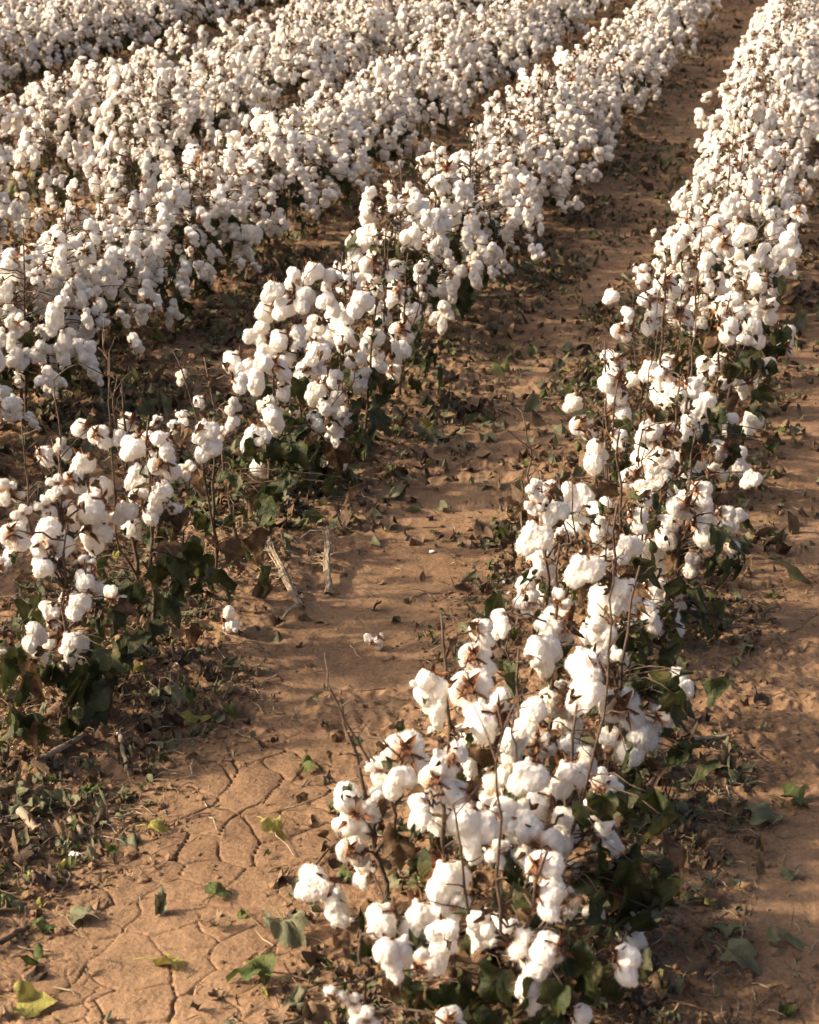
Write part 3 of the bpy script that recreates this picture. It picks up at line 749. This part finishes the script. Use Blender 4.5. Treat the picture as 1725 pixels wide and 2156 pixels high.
def hero_row(rowf, plants, bolls, xleaf, xstalk=(), first_z=.04):
    info = []
    fh = np.array([FW[0], FW[1], 0]); fh /= np.linalg.norm(fh)
    for (y, dx, h, lx, ly, lab) in plants:
        x = float(rowf(y)) + dx
        info.append(dict(p=np.array([x, y, gz(x, y)]), h=h, lean=(lx, ly), label=lab, bolls=[], extra=[], stalks=[]))

    def hit(I, px, py, off=0.0):
        d = ray(px, py); q = I["p"] - CAM + fh * off
        return CAM + d * ((q @ fh) / (d @ fh))

    r = np.random.default_rng(77)
    for (px, py, wd_, hd) in bolls:
        best = None
        for I in info:
            P = hit(I, px, py) - I["p"]
            z = P[2]; lat = np.hypot(P[0], P[1])
            f = np.clip(z / I["h"], 0, 1)
            want = 0.16 * (1 - f * .4)
            c = max(0, lat - want) * 5 + lat + (max(0, first_z - z) + max(0, z - I["h"] * .98)) * 8 + abs(z - I["h"] * .6) * .25 + len(I["bolls"]) * .012
            if best is None or c < best[0]: best = (c, I)
        I = best[1]
        off = float(r.uniform(-.09, .07))
        P = hit(I, px, py, off)
        while P[2] - I["p"][2] < 0.03 and off > -.3:
            off -= .03; P = hit(I, px, py, off)
        dist = (P - CAM) @ FW
        Wm, Hm = wd_ / FPX * dist, hd / FPX * dist
        asp = Hm / Wm
        sc_ = []
        for k, B_ in enumerate(BOLLS):
            bw, bh = B_["size"]
            s_ = math.sqrt(Wm * Hm / (bw * bh))
            sc_.append((abs(math.log((bh / bw) / asp)) + (abs(math.log(s_)) * .8) + r.uniform(0, .25) - (.30 if B_['style'] in ('pillow', 'column') and Wm > .04 else 0), k, s_))
        _c, k, s_ = min(sc_)
        s_ = float(np.clip(s_ * (1.10 if BOLLS[k]['style'] in ('pillow', 'column') else 1.2) * (1 - .17 * min(1, max(0, (1150 - py) / 350))), .45, 1.8))
        outward = P - I["p"]; yaw = math.atan2(outward[1], outward[0]) + r.normal(0, .5)
        yaw = yaw if r.random() < .6 else r.uniform(0, 6.28)
        m = BOLLS[k]["mid"] * s_
        c_, n_ = math.cos(yaw), math.sin(yaw)
        org = P - np.array([c_ * m[0] - n_ * m[1], n_ * m[0] + c_ * m[1], m[2]])
        I["bolls"].append((org - I["p"], k, s_, yaw))
    for (px, py, sz, pit) in xleaf:
        best = None
        for I in info:
            P = hit(I, px, py) - I["p"]
            c = np.hypot(P[0], P[1]) + max(0, .05 - P[2]) * 8 + max(0, P[2] - I["h"] * .6) * 6
            if best is None or c < best[0]: best = (c, I, P)
        _c, I, P = best
        P = hit(I, px, py - 18, float(r.uniform(-.1, .04))) - I["p"]
        P[2] = max(P[2], .03)
        I["extra"].append((P, math.atan2(P[1], P[0]) + r.normal(0, .6), pit + .1, r.normal(0, .6), sz * .64, 0 if r.random() < .97 else 1))
        Q = P + np.append(r.normal(0, .035, 2), r.uniform(-.03, .03)); Q[2] = max(Q[2], .03)
        I["extra"].append((Q, math.atan2(P[1], P[0]) + r.normal(0, 1.0), pit + .1, r.normal(0, .7), sz * r.uniform(.4, .65), 0 if r.random() < .7 else 1))
    for pl in xstalk:
        I = min(info, key=lambda I: (lambda P: np.hypot(P[0], P[1]) + 8 * max(0, .06 - P[2]) + abs(P[2] - .2) * .5)(hit(I, *pl[0]) - I["p"]))
        o_ = float(r.uniform(-.07, .03))
        I["stalks"].append(np.array([hit(I, px, py, o_) - I["p"] for px, py in pl]))
    for i, I in enumerate(info):
        rr = np.random.default_rng(900 + i)
        # a few more bolls on the far side of each plant
        bl = list(I["bolls"])
        for _ in range(2 if len(bl) > 6 else 0):
            a = YAW + math.pi / 2 + rr.normal(0, .6); L = rr.uniform(.05, .16)
            bl.append((np.array([math.cos(a) * L, math.sin(a) * L, I["h"] * rr.uniform(.35, .75)]), pick(rr), rr.uniform(.7, 1.0), a))
        st, fo = plant_meshes(I["h"], I["lean"], bl, rr, 5 if len(bl) < 7 else 9, I["h"] * .5, bias=-.4, extra=I["extra"], scrap=34, stalks=I["stalks"])
        assemble(I["p"], 0, st.build("stem", [M_stem]), fo.build("foliage", PARTS_MAT), bl, True, I["label"])


XST_A = [[(1049, 1940), (1050, 1700), (1046, 1480)], [(994, 1980), (975, 1800), (954, 1694)], [(850, 1734), (790, 1620), (719, 1499), (690, 1440)], [(1222, 1700), (1289, 1459), (1285, 1290), (1290, 1180)], [(1084, 1800), (1088, 1640), (1082, 1500)], [(1207, 1240), (1195, 1120), (1177, 1010)],
         [(1267, 1230), (1275, 1150), (1290, 1060)], [(1347, 1215), (1350, 1100), (1352, 1000), (1360, 900)], [(1282, 1050), (1278, 950), (1270, 880)], [(1342, 1015), (1362, 840), (1385, 700)], [(1240, 1230), (1215, 1150), (1205, 1000)], [(1385, 860), (1380, 740), (1386, 620)], [(1420, 800), (1432, 700), (1436, 600)],
         [(1340, 760), (1332, 690), (1335, 610)], [(1300, 860), (1285, 790), (1262, 730)], [(1460, 720), (1470, 640), (1486, 560)], [(1340, 900), (1310, 800), (1290, 740)], [(1560, 760), (1530, 700), (1520, 640)], [(1075, 1440), (1070, 1360), (1076, 1290)], [(1105, 1020), (1125, 960), (1100, 870)], [(1290, 1330), (1370, 1310), (1430, 1260)], [(1250, 1560), (1200, 1600), (1160, 1640)]]
XST_B = [[(245, 1150), (232, 930), (230, 740)], [(125, 1150), (130, 950), (112, 800)], [(135, 1100), (132, 1020), (128, 930)], [(62, 1150), (58, 1000), (45, 880)], [(455, 1155), (432, 980), (392, 790), (365, 740)], [(240, 900), (228, 800), (222, 700)], [(640, 760), (628, 660), (640, 560)], [(580, 760), (576, 680), (572, 600)], [(735, 700), (742, 610), (738, 540)], [(810, 640), (815, 560), (822, 500)], [(375, 1180), (385, 1120), (400, 1090)], [(860, 720), (880, 640), (890, 560)], [(690, 860), (720, 830), (760, 790)]]
hero_row(ROWS[0][1], HA, A1 + A2 + A3, XLEAF + [(1620, 570, 1.5, 1.1), (1640, 600, 1.3, 1.2), (1590, 590, 1.3, 1.1), (1600, 740, 1.2, 1.1), (1570, 740, 1.2, 1.1), (1620, 940, 1.2, 1.2), (1540, 960, 1.3, 1.1), (1560, 930, 1.2, 1.1)], XST_A)
hero_row(ROWS[1][1], HB, B1 + B2, XLEAF_B, XST_B)

# ---- the rest of the field
PROTO = []
for i in range(14):
    st, fo, bl, h = random_plant(np.random.default_rng(300 + i), 1.0)
    PROTO.append((st.build("stem", [M_stem]), fo.build("foliage", PARTS_MAT), bl, st, fo, h))

spots = []
r = np.random.default_rng(5)
for ri, (nm, f) in enumerate(ROWS):
    y = 6.65 if nm == "A" else 6.25 if nm == "B" else (3.6 if nm in "PQ" else 3.0)
    while y < 30:
        step = 0.235
        y += step * r.uniform(.7, 1.3)
        x = float(f(y)) + r.normal(0, .14 if nm in 'DGHIJKLMN' else .05) - (.07 if nm == 'B' else 0)
        if nm in 'DE' and 7.5 < y < 8.9 and r.random() < .65: continue
        if nm == 'E' and (y < 8.9 or r.random() < .25): continue
        if nm == 'A' and y < 10: x += .07
        spots.append((nm, x, y))
vis, rest = [], []
for (nm, x, y) in spots:
    px, py, dz = proj((x, y, .3))
    m = .35 / dz * FPX
    if -m < px < 1725 + m and py > -m and dz > 0: vis.append((dz, nm, x, y))
    elif dz > 0 and -m - 350 < px < 1725 + m + 350 and py > -150: rest.append((dz, nm, x, y))
vis.sort()
N_THINGS = 300 - len(HA) - len(HB)
ROWTEXT = {"A": "right row beside the furrow", "B": "row left of the furrow", "C": "third row from the right", "D": "fourth row from the right", "E": "fifth row from the right", "F": "sixth row from the right", "G": "seventh row from the right", "H": "eighth row from the right"}
count = {}
for (dz, nm, x, y) in vis[:N_THINGS]:
    k = int(r.integers(len(PROTO)))
    st_me, fo_me, bl, *_ = PROTO[k]
    i = count[nm] = count.get(nm, 0) + 1
    rt = ROWTEXT.get(nm, "far rows beyond the wide gap")
    if nm in "AB":
        far = y > 10
        lab = ("white cotton plant in the distant upper stretch of the " if far else "cotton plant in the thick middle stretch of the ") + rt
        grp = ("distant" if far else "middle") + " cotton plants of the " + rt
    else:
        lab = "cotton plant full of open bolls in the " + rt
        grp = "cotton plants of the " + rt
    root = assemble((x, y, gz(x, y)), r.uniform(0, 6.28), st_me, fo_me, bl, False, lab, grp)
    wsc = r.uniform(.88, 1.08) * (.84 if nm == 'A' and y < 10.5 else 1.0); hsc = r.uniform(.84, 1.08) * (.95 if nm == 'E' else 1)
    root.scale = (wsc, wsc, hsc)

# everything farther: one mass
def low_leaf(vq):
    v = vq[0].reshape(4, 25, 3)[[0, 3]][:, ::3].reshape(-1, 3)
    return v, np.array([(i, i + 1, 9 + i + 1, 9 + i) for i in range(8)])


LOWLEAF = [low_leaf(x) for x in LEAVES]; LOWSCRAP = [low_leaf(x) for x in SCRAPS]


def low_plant(bl, h, key, seed):
    mb = MB(); rr = np.random.default_rng(seed)
    for (p, k, s, yaw) in bl:
        v, q = BOLLS[k][key]
        c_, n_ = math.cos(yaw), math.sin(yaw)
        R_ = np.array([[c_, -n_, 0], [n_, c_, 0], [0, 0, 1]])
        mb.add(v * s * 1.0 @ R_.T + p, q, 0)
        vb, qb = LOWSCRAP[k % 5]
        mb.add(vb * 1.6 @ rotm(yaw, 1.0, .5).T + p, qb, 3)
        mb.add(vb * 1.6 @ rotm(yaw + 2, -.4, .5).T + p + [.01, .01, .024], qb, 3)
    mb.tube(np.array([[0, 0, 0], [0, 0, h]]), [.006, .003], 3, 2)
    for _ in range(5):
        a = rr.uniform(0, 6.28); z0 = h * rr.uniform(.4, .8); L = rr.uniform(.04, .16)
        mb.tube(np.array([[0, 0, z0], [math.cos(a) * L, math.sin(a) * L, h * rr.uniform(.95, 1.22)]]), [.0035, .002], 3, 2)
    for _ in range(14):
        a = rr.uniform(0, 6.28); L = rr.uniform(.05, .16)
        v, q = LOWLEAF[int(rr.integers(10))]
        mb.add(v * rr.uniform(.7, 1.2) @ rotm(a + rr.normal(0, .5), rr.uniform(.4, 1.3), rr.normal(0, .5)).T + [math.cos(a) * L, math.sin(a) * L, h * rr.uniform(.1, .6)], q, 1)
    return np.concatenate(mb.v), np.concatenate(mb.q), np.concatenate(mb.m)


LOWP = [[low_plant(PROTO[i][2], PROTO[i][5], key, i) for i in range(8)] for key in ("low", "lower")]
vv, qq, mm = [], [], []; n = 0
for (dz, nm, x, y) in vis[N_THINGS:] + rest:
    v, q, m = LOWP[0 if dz < 17.5 else 1][int(r.integers(8))]
    a = r.uniform(0, 6.28); c_, n_ = math.cos(a), math.sin(a); s = r.uniform(.9, 1.1)
    R_ = np.array([[c_, -n_, 0], [n_, c_, 0], [0, 0, 1]])
    vv.append((v * s @ R_.T + np.array([x, y, gz(x, y)])).astype(np.float32)); qq.append(q + n); mm.append(m); n += len(v)
field = mesh_np("cotton_field", np.concatenate(vv), np.concatenate(qq), mats=[M_far, M_leaf, M_stem, M_bur], qm=np.concatenate(mm))
obj("cotton_field", field, kind="stuff", label="distant mass of white cotton rows filling the top of the picture")
print("plants", len(vis), "rest", len(rest), "far faces", len(field.polygons))

# ------------------------------------------------------------------ litter on the soil
def litter_points(n, r, near=2.0, far=24, tight=.33):
    out = []
    while len(out) < n:
        m = n * 6
        y = near * (far / near) ** r.random(m)
        x = -.23 * y - .1 + r.uniform(-1, 1, m) * (.9 + .30 * y)
        d = row_dist(x, y)
        cl = fbm(x * 2.6 + 7, y * 2.1, 2, 71)
        bank = np.clip(1 - (d - tight * .72) / (tight * .35), 0, 1)
        fr = np.clip((y - 4.6) / 4, 0, 1)
        pr = bank * (.16 + np.clip(cl * 2.8 + .1, 0, 1)) + .025 + fr * (.10 + .5 * np.clip(cl * 3, 0, 1))
        ok = r.random(m) < np.clip(pr, 0, 1)
        out += list(zip(x[ok], y[ok]))
    return out[:n]


r = np.random.default_rng(21)
lit = MB()
SMALL = [leaf_shape(120 + k, 0.05, random.uniform(-.6, .9), random.uniform(-1.4, 1.4), random.uniform(.6, 1.1)) for k in range(12)]
PTS = np.array(litter_points(11500, r, far=8, tight=.40) + litter_points(36000, r, near=4.5, far=22, tight=.5)); GZ = ground_z(PTS[:, 0], PTS[:, 1])
LOWLIT = [low_leaf(x) for x in SMALL]
for i, (x, y) in enumerate(PTS):
    big = i % 5 == 0
    kk = int(r.integers(12)); v, q = (FLAT if big and i % 8 else SMALL)[kk] if i < 11500 else LOWLIT[kk]
    s = (r.uniform(.5, .9) if big else r.uniform(.14, .48)) * (1 if i < 11500 else 1.25)
    p = np.array([x, y, GZ[i] + .003 + r.uniform(0, .010)])
    lit.add(v * s * np.array([1, r.uniform(.45, 1), 1]) @ rotm(r.uniform(0, 6.28), r.normal(0, .35), r.normal(0, .45) + (math.pi if r.random() < .4 else 0)).T + p, q, int(r.choice(5, p=[.37, .07, .013, .36, .187])))
obj("leaf_litter", lit.build("leaf_litter", LITTER), kind="stuff", label="curled fallen cotton leaves scattered along the row bases")
tw = MB()
PTS = np.array(litter_points(16000, r, tight=.52)); GZ = ground_z(PTS[:, 0], PTS[:, 1])
for (x, y), z in zip(PTS, GZ):
    a = r.uniform(0, 6.28); L = r.uniform(.02, .10) * (1.4 if r.random() < .15 else .8)
    dv = np.array([math.cos(a), math.sin(a), r.normal(0, .1)]) * L
    p0 = np.array([x, y, z + .005])
    rad = r.uniform(.0007, .0019)
    tw.tube(bez(p0, p0 + dv, r.normal(0, .006), 4, L * .06, r), [rad, rad, rad * .8, rad * .5], 4, 0 if r.random() < .42 else 1)
obj("straw_debris", tw.build("straw_debris", [M_straw, M_twig]), kind="stuff", label="bits of straw, twigs and stalk lying on the soil")
M_clod = M_soil
cl = MB()
ISO_V, ISO_F = icos(1)
clv, clf, cn = [], [], 0
PTS = np.array(litter_points(26000, r, far=16, tight=.5)); GZ = ground_z(PTS[:, 0], PTS[:, 1])
for (x, y), z in zip(PTS, GZ):
    s = r.uniform(.0015, .0065) * (2.0 if r.random() < .08 else 1)
    v = ISO_V * (1 + r.uniform(-.25, .25, (len(ISO_V), 1))) * s * np.array([1.2, 1, .75]) @ rotm(r.uniform(0, 6), r.uniform(-.5, .5), 0).T
    clv.append(v + np.array([x, y, z + s * .2])); clf.append(ISO_F + cn); cn += len(v)
obj("soil_clods", mesh_np("soil_clods", np.concatenate(clv), tris=np.concatenate(clf), mats=[M_soil], smooth=False), kind="stuff", label="small clods and crumbs of brown soil")

LW = MB()
for (x, y) in litter_points(150, r, far=14, tight=.35):
    v, q = BOLLS[int(r.integers(len(BOLLS)))]["low"]
    z = float(ground_z(np.array([x]), np.array([y]))[0])
    LW.add(v * r.uniform(.08, .26) * np.array([1.3, .8, .5]) @ rotm(r.uniform(0, 6.28), r.normal(0, .3), 0).T + [x, y, z + .004], q)
obj("lint_wisps", LW.build("lint_wisps", [M_far]), kind="stuff", label="tiny white tufts of lint blown onto the soil")

# ------------------------------------------------------------------ single things lying on the soil
def fallen_leaf(px, py, size, m, label, yaw, pitch=0.1, roll=0.2, seed=1, fold=.3, droop=.8, lift=.012):
    p = gpoint(px, py)
    v, q = leaf_shape(seed + 200, .05 * size * .72, fold * .8, droop * .55, .45)
    mb = MB(); R_ = rotm(yaw, pitch * .5, roll * .6); mb.add(v @ R_.T, q, 0)
    c = np.array([-.035 * size, .004, -.004])
    mb.tube(bez(np.zeros(3), c @ R_.T, .004, 4), [.0016, .0014, .0012, .001], 4, 0)
    z = float(ground_z(np.array([p[0]]), np.array([p[1]]))[0])
    low = np.concatenate(mb.v)[:, 2].min()
    obj("fallen_leaf", mb.build("fallen_leaf", [m]), None, (p[0], p[1], z - low - .004), label=label, category="leaf", group="single fallen leaves on the bare soil")


fallen_leaf(40, 2125, 1.5, LITTER[2], "yellow green fallen leaf in the bottom left corner", .3, .1, .3, 1)
fallen_leaf(185, 1945, 1.15, LITTER[0], "pale curled fallen leaf alone on cracked soil at lower left", 2.8, .2, -.2, 2, .2, 1.4)
fallen_leaf(75, 1962, .9, LITTER[1], "green fallen leaf beside a dark twig at the left edge", .5, .1, .2, 3)
fallen_leaf(598, 1972, 1.5, LITTER[0], "large grey green fallen leaf lying left of the small fallen boll", 5.6, .25, .3, 4, .4, .5)
fallen_leaf(330, 2038, 1.2, LITTER[2], "bright yellow green fallen leaf at bottom left of the row", .2, .1, -.4, 5)
fallen_leaf(455, 1900, 1.1, LITTER[1], "dark green fallen leaf on the soil left of the right row", 1.6, .2, .2, 6)
fallen_leaf(560, 2085, 1.6, LITTER[1], "green fallen leaf at the bottom edge, left of the row", 3.0, .1, .3, 7)
fallen_leaf(620, 1895, 1.2, LITTER[0], "rolled grey green fallen leaf behind the small fallen boll", .1, .0, .1, 8, 1.2, .6)
fallen_leaf(318, 1757, .9, LITTER[2], "small pale yellow fallen leaf in the middle of the furrow", .2, .1, .1, 9)
fallen_leaf(565, 1757, 1.0, LITTER[2], "yellow fallen leaf beside thin straw in the furrow", 5.8, .2, .3, 10)
fallen_leaf(640, 1622, .95, LITTER[1], "flat green fallen leaf alone near the bare twig tip", .0, .05, .05, 11)
fallen_leaf(695, 1707, 1.1, LITTER[1], "dark green folded fallen leaf touching the outermost bolls", .1, .0, .2, 12, 1.1, .4)
fallen_leaf(1580, 1735, 1.5, LITTER[0], "ribbed grey green fallen leaf on the soil right of the right row", .4, .1, .2, 13, .5, .4)
fallen_leaf(1480, 1905, .95, LITTER[2], "small tan fallen leaf on cracked soil at lower right", .6, .2, .3, 14)
fallen_leaf(1650, 1690, 1.2, LITTER[1], "long green fallen leaf at the right edge", 6.1, .1, .1, 15, 1.2, .3)
fallen_leaf(1530, 2030, 1.4, LITTER[0], "crumpled grey green fallen leaf near the bottom right corner", 5.9, .15, .3, 16, .2, 1.2)


def fallen_boll(px, py, k, s, label, yaw, tilt, below=None):
    p = gpoint(px, py); b_ = BOLLS[k]
    root = bpy.data.objects.new("fallen_boll", None); C.objects.link(root)
    rot = Matrix.Rotation(yaw, 3, 'Z') @ Matrix.Rotation(tilt, 3, 'Y')
    vs = np.array([v.co[:] for v in b_["lint_me"].vertices]) @ np.array(rot).T * s
    root.location = (p[0], p[1], p[2]); root["label"] = label; root["category"] = "cotton boll"; root["group"] = "cotton bolls lying on the soil"
    m = (vs.min(0) + vs.max(0)) / 2
    off = (-m[0], -m[1], -vs[:, 2].min() - .006)
    obj("lint", b_["lint_me"], root, off, rot.to_euler(), s)
    obj("bur", b_["bur_me"], root, off, rot.to_euler(), s)


fallen_boll(490, 1335, 2, .72, "loose white boll on dry leaves in the middle of the furrow", .4, .4)
fallen_boll(790, 1368, 0, .50, "small round boll lying among green leaf litter beside the right row", 1.2, .2)
fallen_boll(690, 1952, 8, .95, "two lobed boll lying on the soil left of the nearest plants", 3.6, .2)


def stick(pts, rad, m, name, label, cat, grp=None, split=None):
    P = [gpoint(*q) for q in pts]
    o0 = P[0]
    P = [np.append(p[:2], float(ground_z(np.array([p[0]]), np.array([p[1]]))[0]) + rad * .9 + .004) for p in P]
    n = 7
    f = np.linspace(0, 1, n); cp = np.array(P); tt = np.linspace(0, 1, len(P))
    c = np.stack([np.interp(f, tt, cp[:, k]) for k in range(3)], 1) + np.random.default_rng(int(pts[0][0])).normal(0, .0015, (n, 3))
    mb = MB(); mb.tube(c - o0, np.linspace(rad, rad * .75, n), 8)
    obj(name, mb.build(name, [m]), None, tuple(o0), label=label, category=cat, **({"group": grp} if grp else {}))


stick([(65, 1622), (120, 1595), (180, 1563)], .0085, M_straw, "dry_stick", "thick pale dry stick lying on soil below the left plants", "stick")
stick([(255, 1560), (262, 1600), (268, 1632)], .006, M_straw, "dry_stick", "short pale stick pointing at the camera beside green litter", "stick")
stick([(45, 1722), (70, 1750), (98, 1778)], .011, M_straw, "dry_stick", "broad weathered stalk piece at the left edge", "stick")
stick([(148, 1735), (165, 1755), (178, 1772)], .007, M_straw, "dry_stick", "short slanting straw piece next to the broad stalk piece", "stick")
stick([(0, 2000), (35, 1975), (60, 1962)], .007, M_twig, "dry_stick", "dark twig running off the left edge", "stick")
stick([(0, 1735), (50, 1722), (110, 1700)], .004, M_straw, "dry_stick", "thin long straw crossing the left edge", "stick")
stick([(1460, 1568), (1500, 1560), (1540, 1556)], .006, M_straw, "dry_stick", "pale stick among litter right of the right row", "stick")
stick([(1010, 626), (1045, 632), (1080, 630)], .012, M_straw, "dry_stick", "pale stick in the furrow beside the thick clump", "stick")
stick([(655, 1835), (690, 1800), (715, 1780)], .003, M_twig, "dry_stick", "thin straight twig in the furrow near the outermost bolls", "stick")


def stubble(base, tip, wid, label, seed, hook=None):
    """a shredded dry corn-like stump lying half out of the soil, with frayed leaf strips"""
    r = np.random.default_rng(seed)
    b0, t0 = gpoint(*base), gpoint(*tip)
    root = bpy.data.objects.new("dry_stubble", None); C.objects.link(root); root.location = tuple(b0)
    root["label"] = label; root["category"] = "stubble"
    d = t0 - b0; d[2] += .045
    mb = MB(); n = 8; f = np.linspace(0, 1, n)[:, None]
    c = d * f + np.array([0, 0, .012]); c[:, :2] += r.normal(0, .002, (n, 2))
    mb.tube(c, wid * np.array([.5, .62, .6, .62, .55, .5, .45, .3]), 8)
    sd_ = np.array([-d[1], d[0], 0]); sd_ /= np.linalg.norm(sd_)
    for k_, (o_, w2) in enumerate(((.55, .5), (-.6, .42), (.15, .5), (-.2, .38))):
        cc = c[:: 1] + sd_ * wid * o_ * np.linspace(.8, 1.5, n)[:, None] + np.array([0, 0, wid * (.35 if k_ > 1 else -.1)]) + r.normal(0, .0016, (n, 3))
        cc = cc[: n - (k_ % 3)]
        mb.tube(cc, wid * w2 * np.linspace(.9, .35, len(cc)), 6)
    obj("stalk", mb.build("stalk", [M_straw]), root)
    fr = MB()
    for k in range(34):
        s0 = c[int(r.integers(3, n))]; a = math.atan2(d[1], d[0]) + r.normal(0, .7); L = r.uniform(.03, .10)
        w_ = r.uniform(.0015, .006); sd = np.array([-math.sin(a), math.cos(a), 0]) * w_
        pts = [s0 + np.array([math.cos(a), math.sin(a), 0]) * L * g + np.array([0, 0, .03 * g - .06 * g * g]) + r.normal(0, .002, 3) for g in np.linspace(0, 1, 6)]
        V_ = np.array([[p - sd * (1 - g * .6), p + np.array([0, 0, .0015]), p + sd * (1 - g * .6)] for p, g in zip(pts, np.linspace(0, 1, 6))]).reshape(-1, 3)
        fr.add(V_, [(i * 3 + j, i * 3 + j + 1, i * 3 + j + 4, i * 3 + j + 3) for i in range(5) for j in range(2)])
    if hook:
        h0 = gpoint(*hook) - b0; h0[2] += .012
        fr.tube(bez(c[0], h0, .012, 5), [.006, .006, .006, .005, .004], 6)
    obj("frayed_leaves", fr.build("frayed_leaves", [M_straw]), root)


stubble((632, 1284), (570, 1188), .0125, "slanting pale stubble stalk with hooked end in the furrow", 3, (597, 1310))
stubble((693, 1258), (690, 1160), .0105, "upright pale stubble stalk with frayed top beside the slanting one", 4)
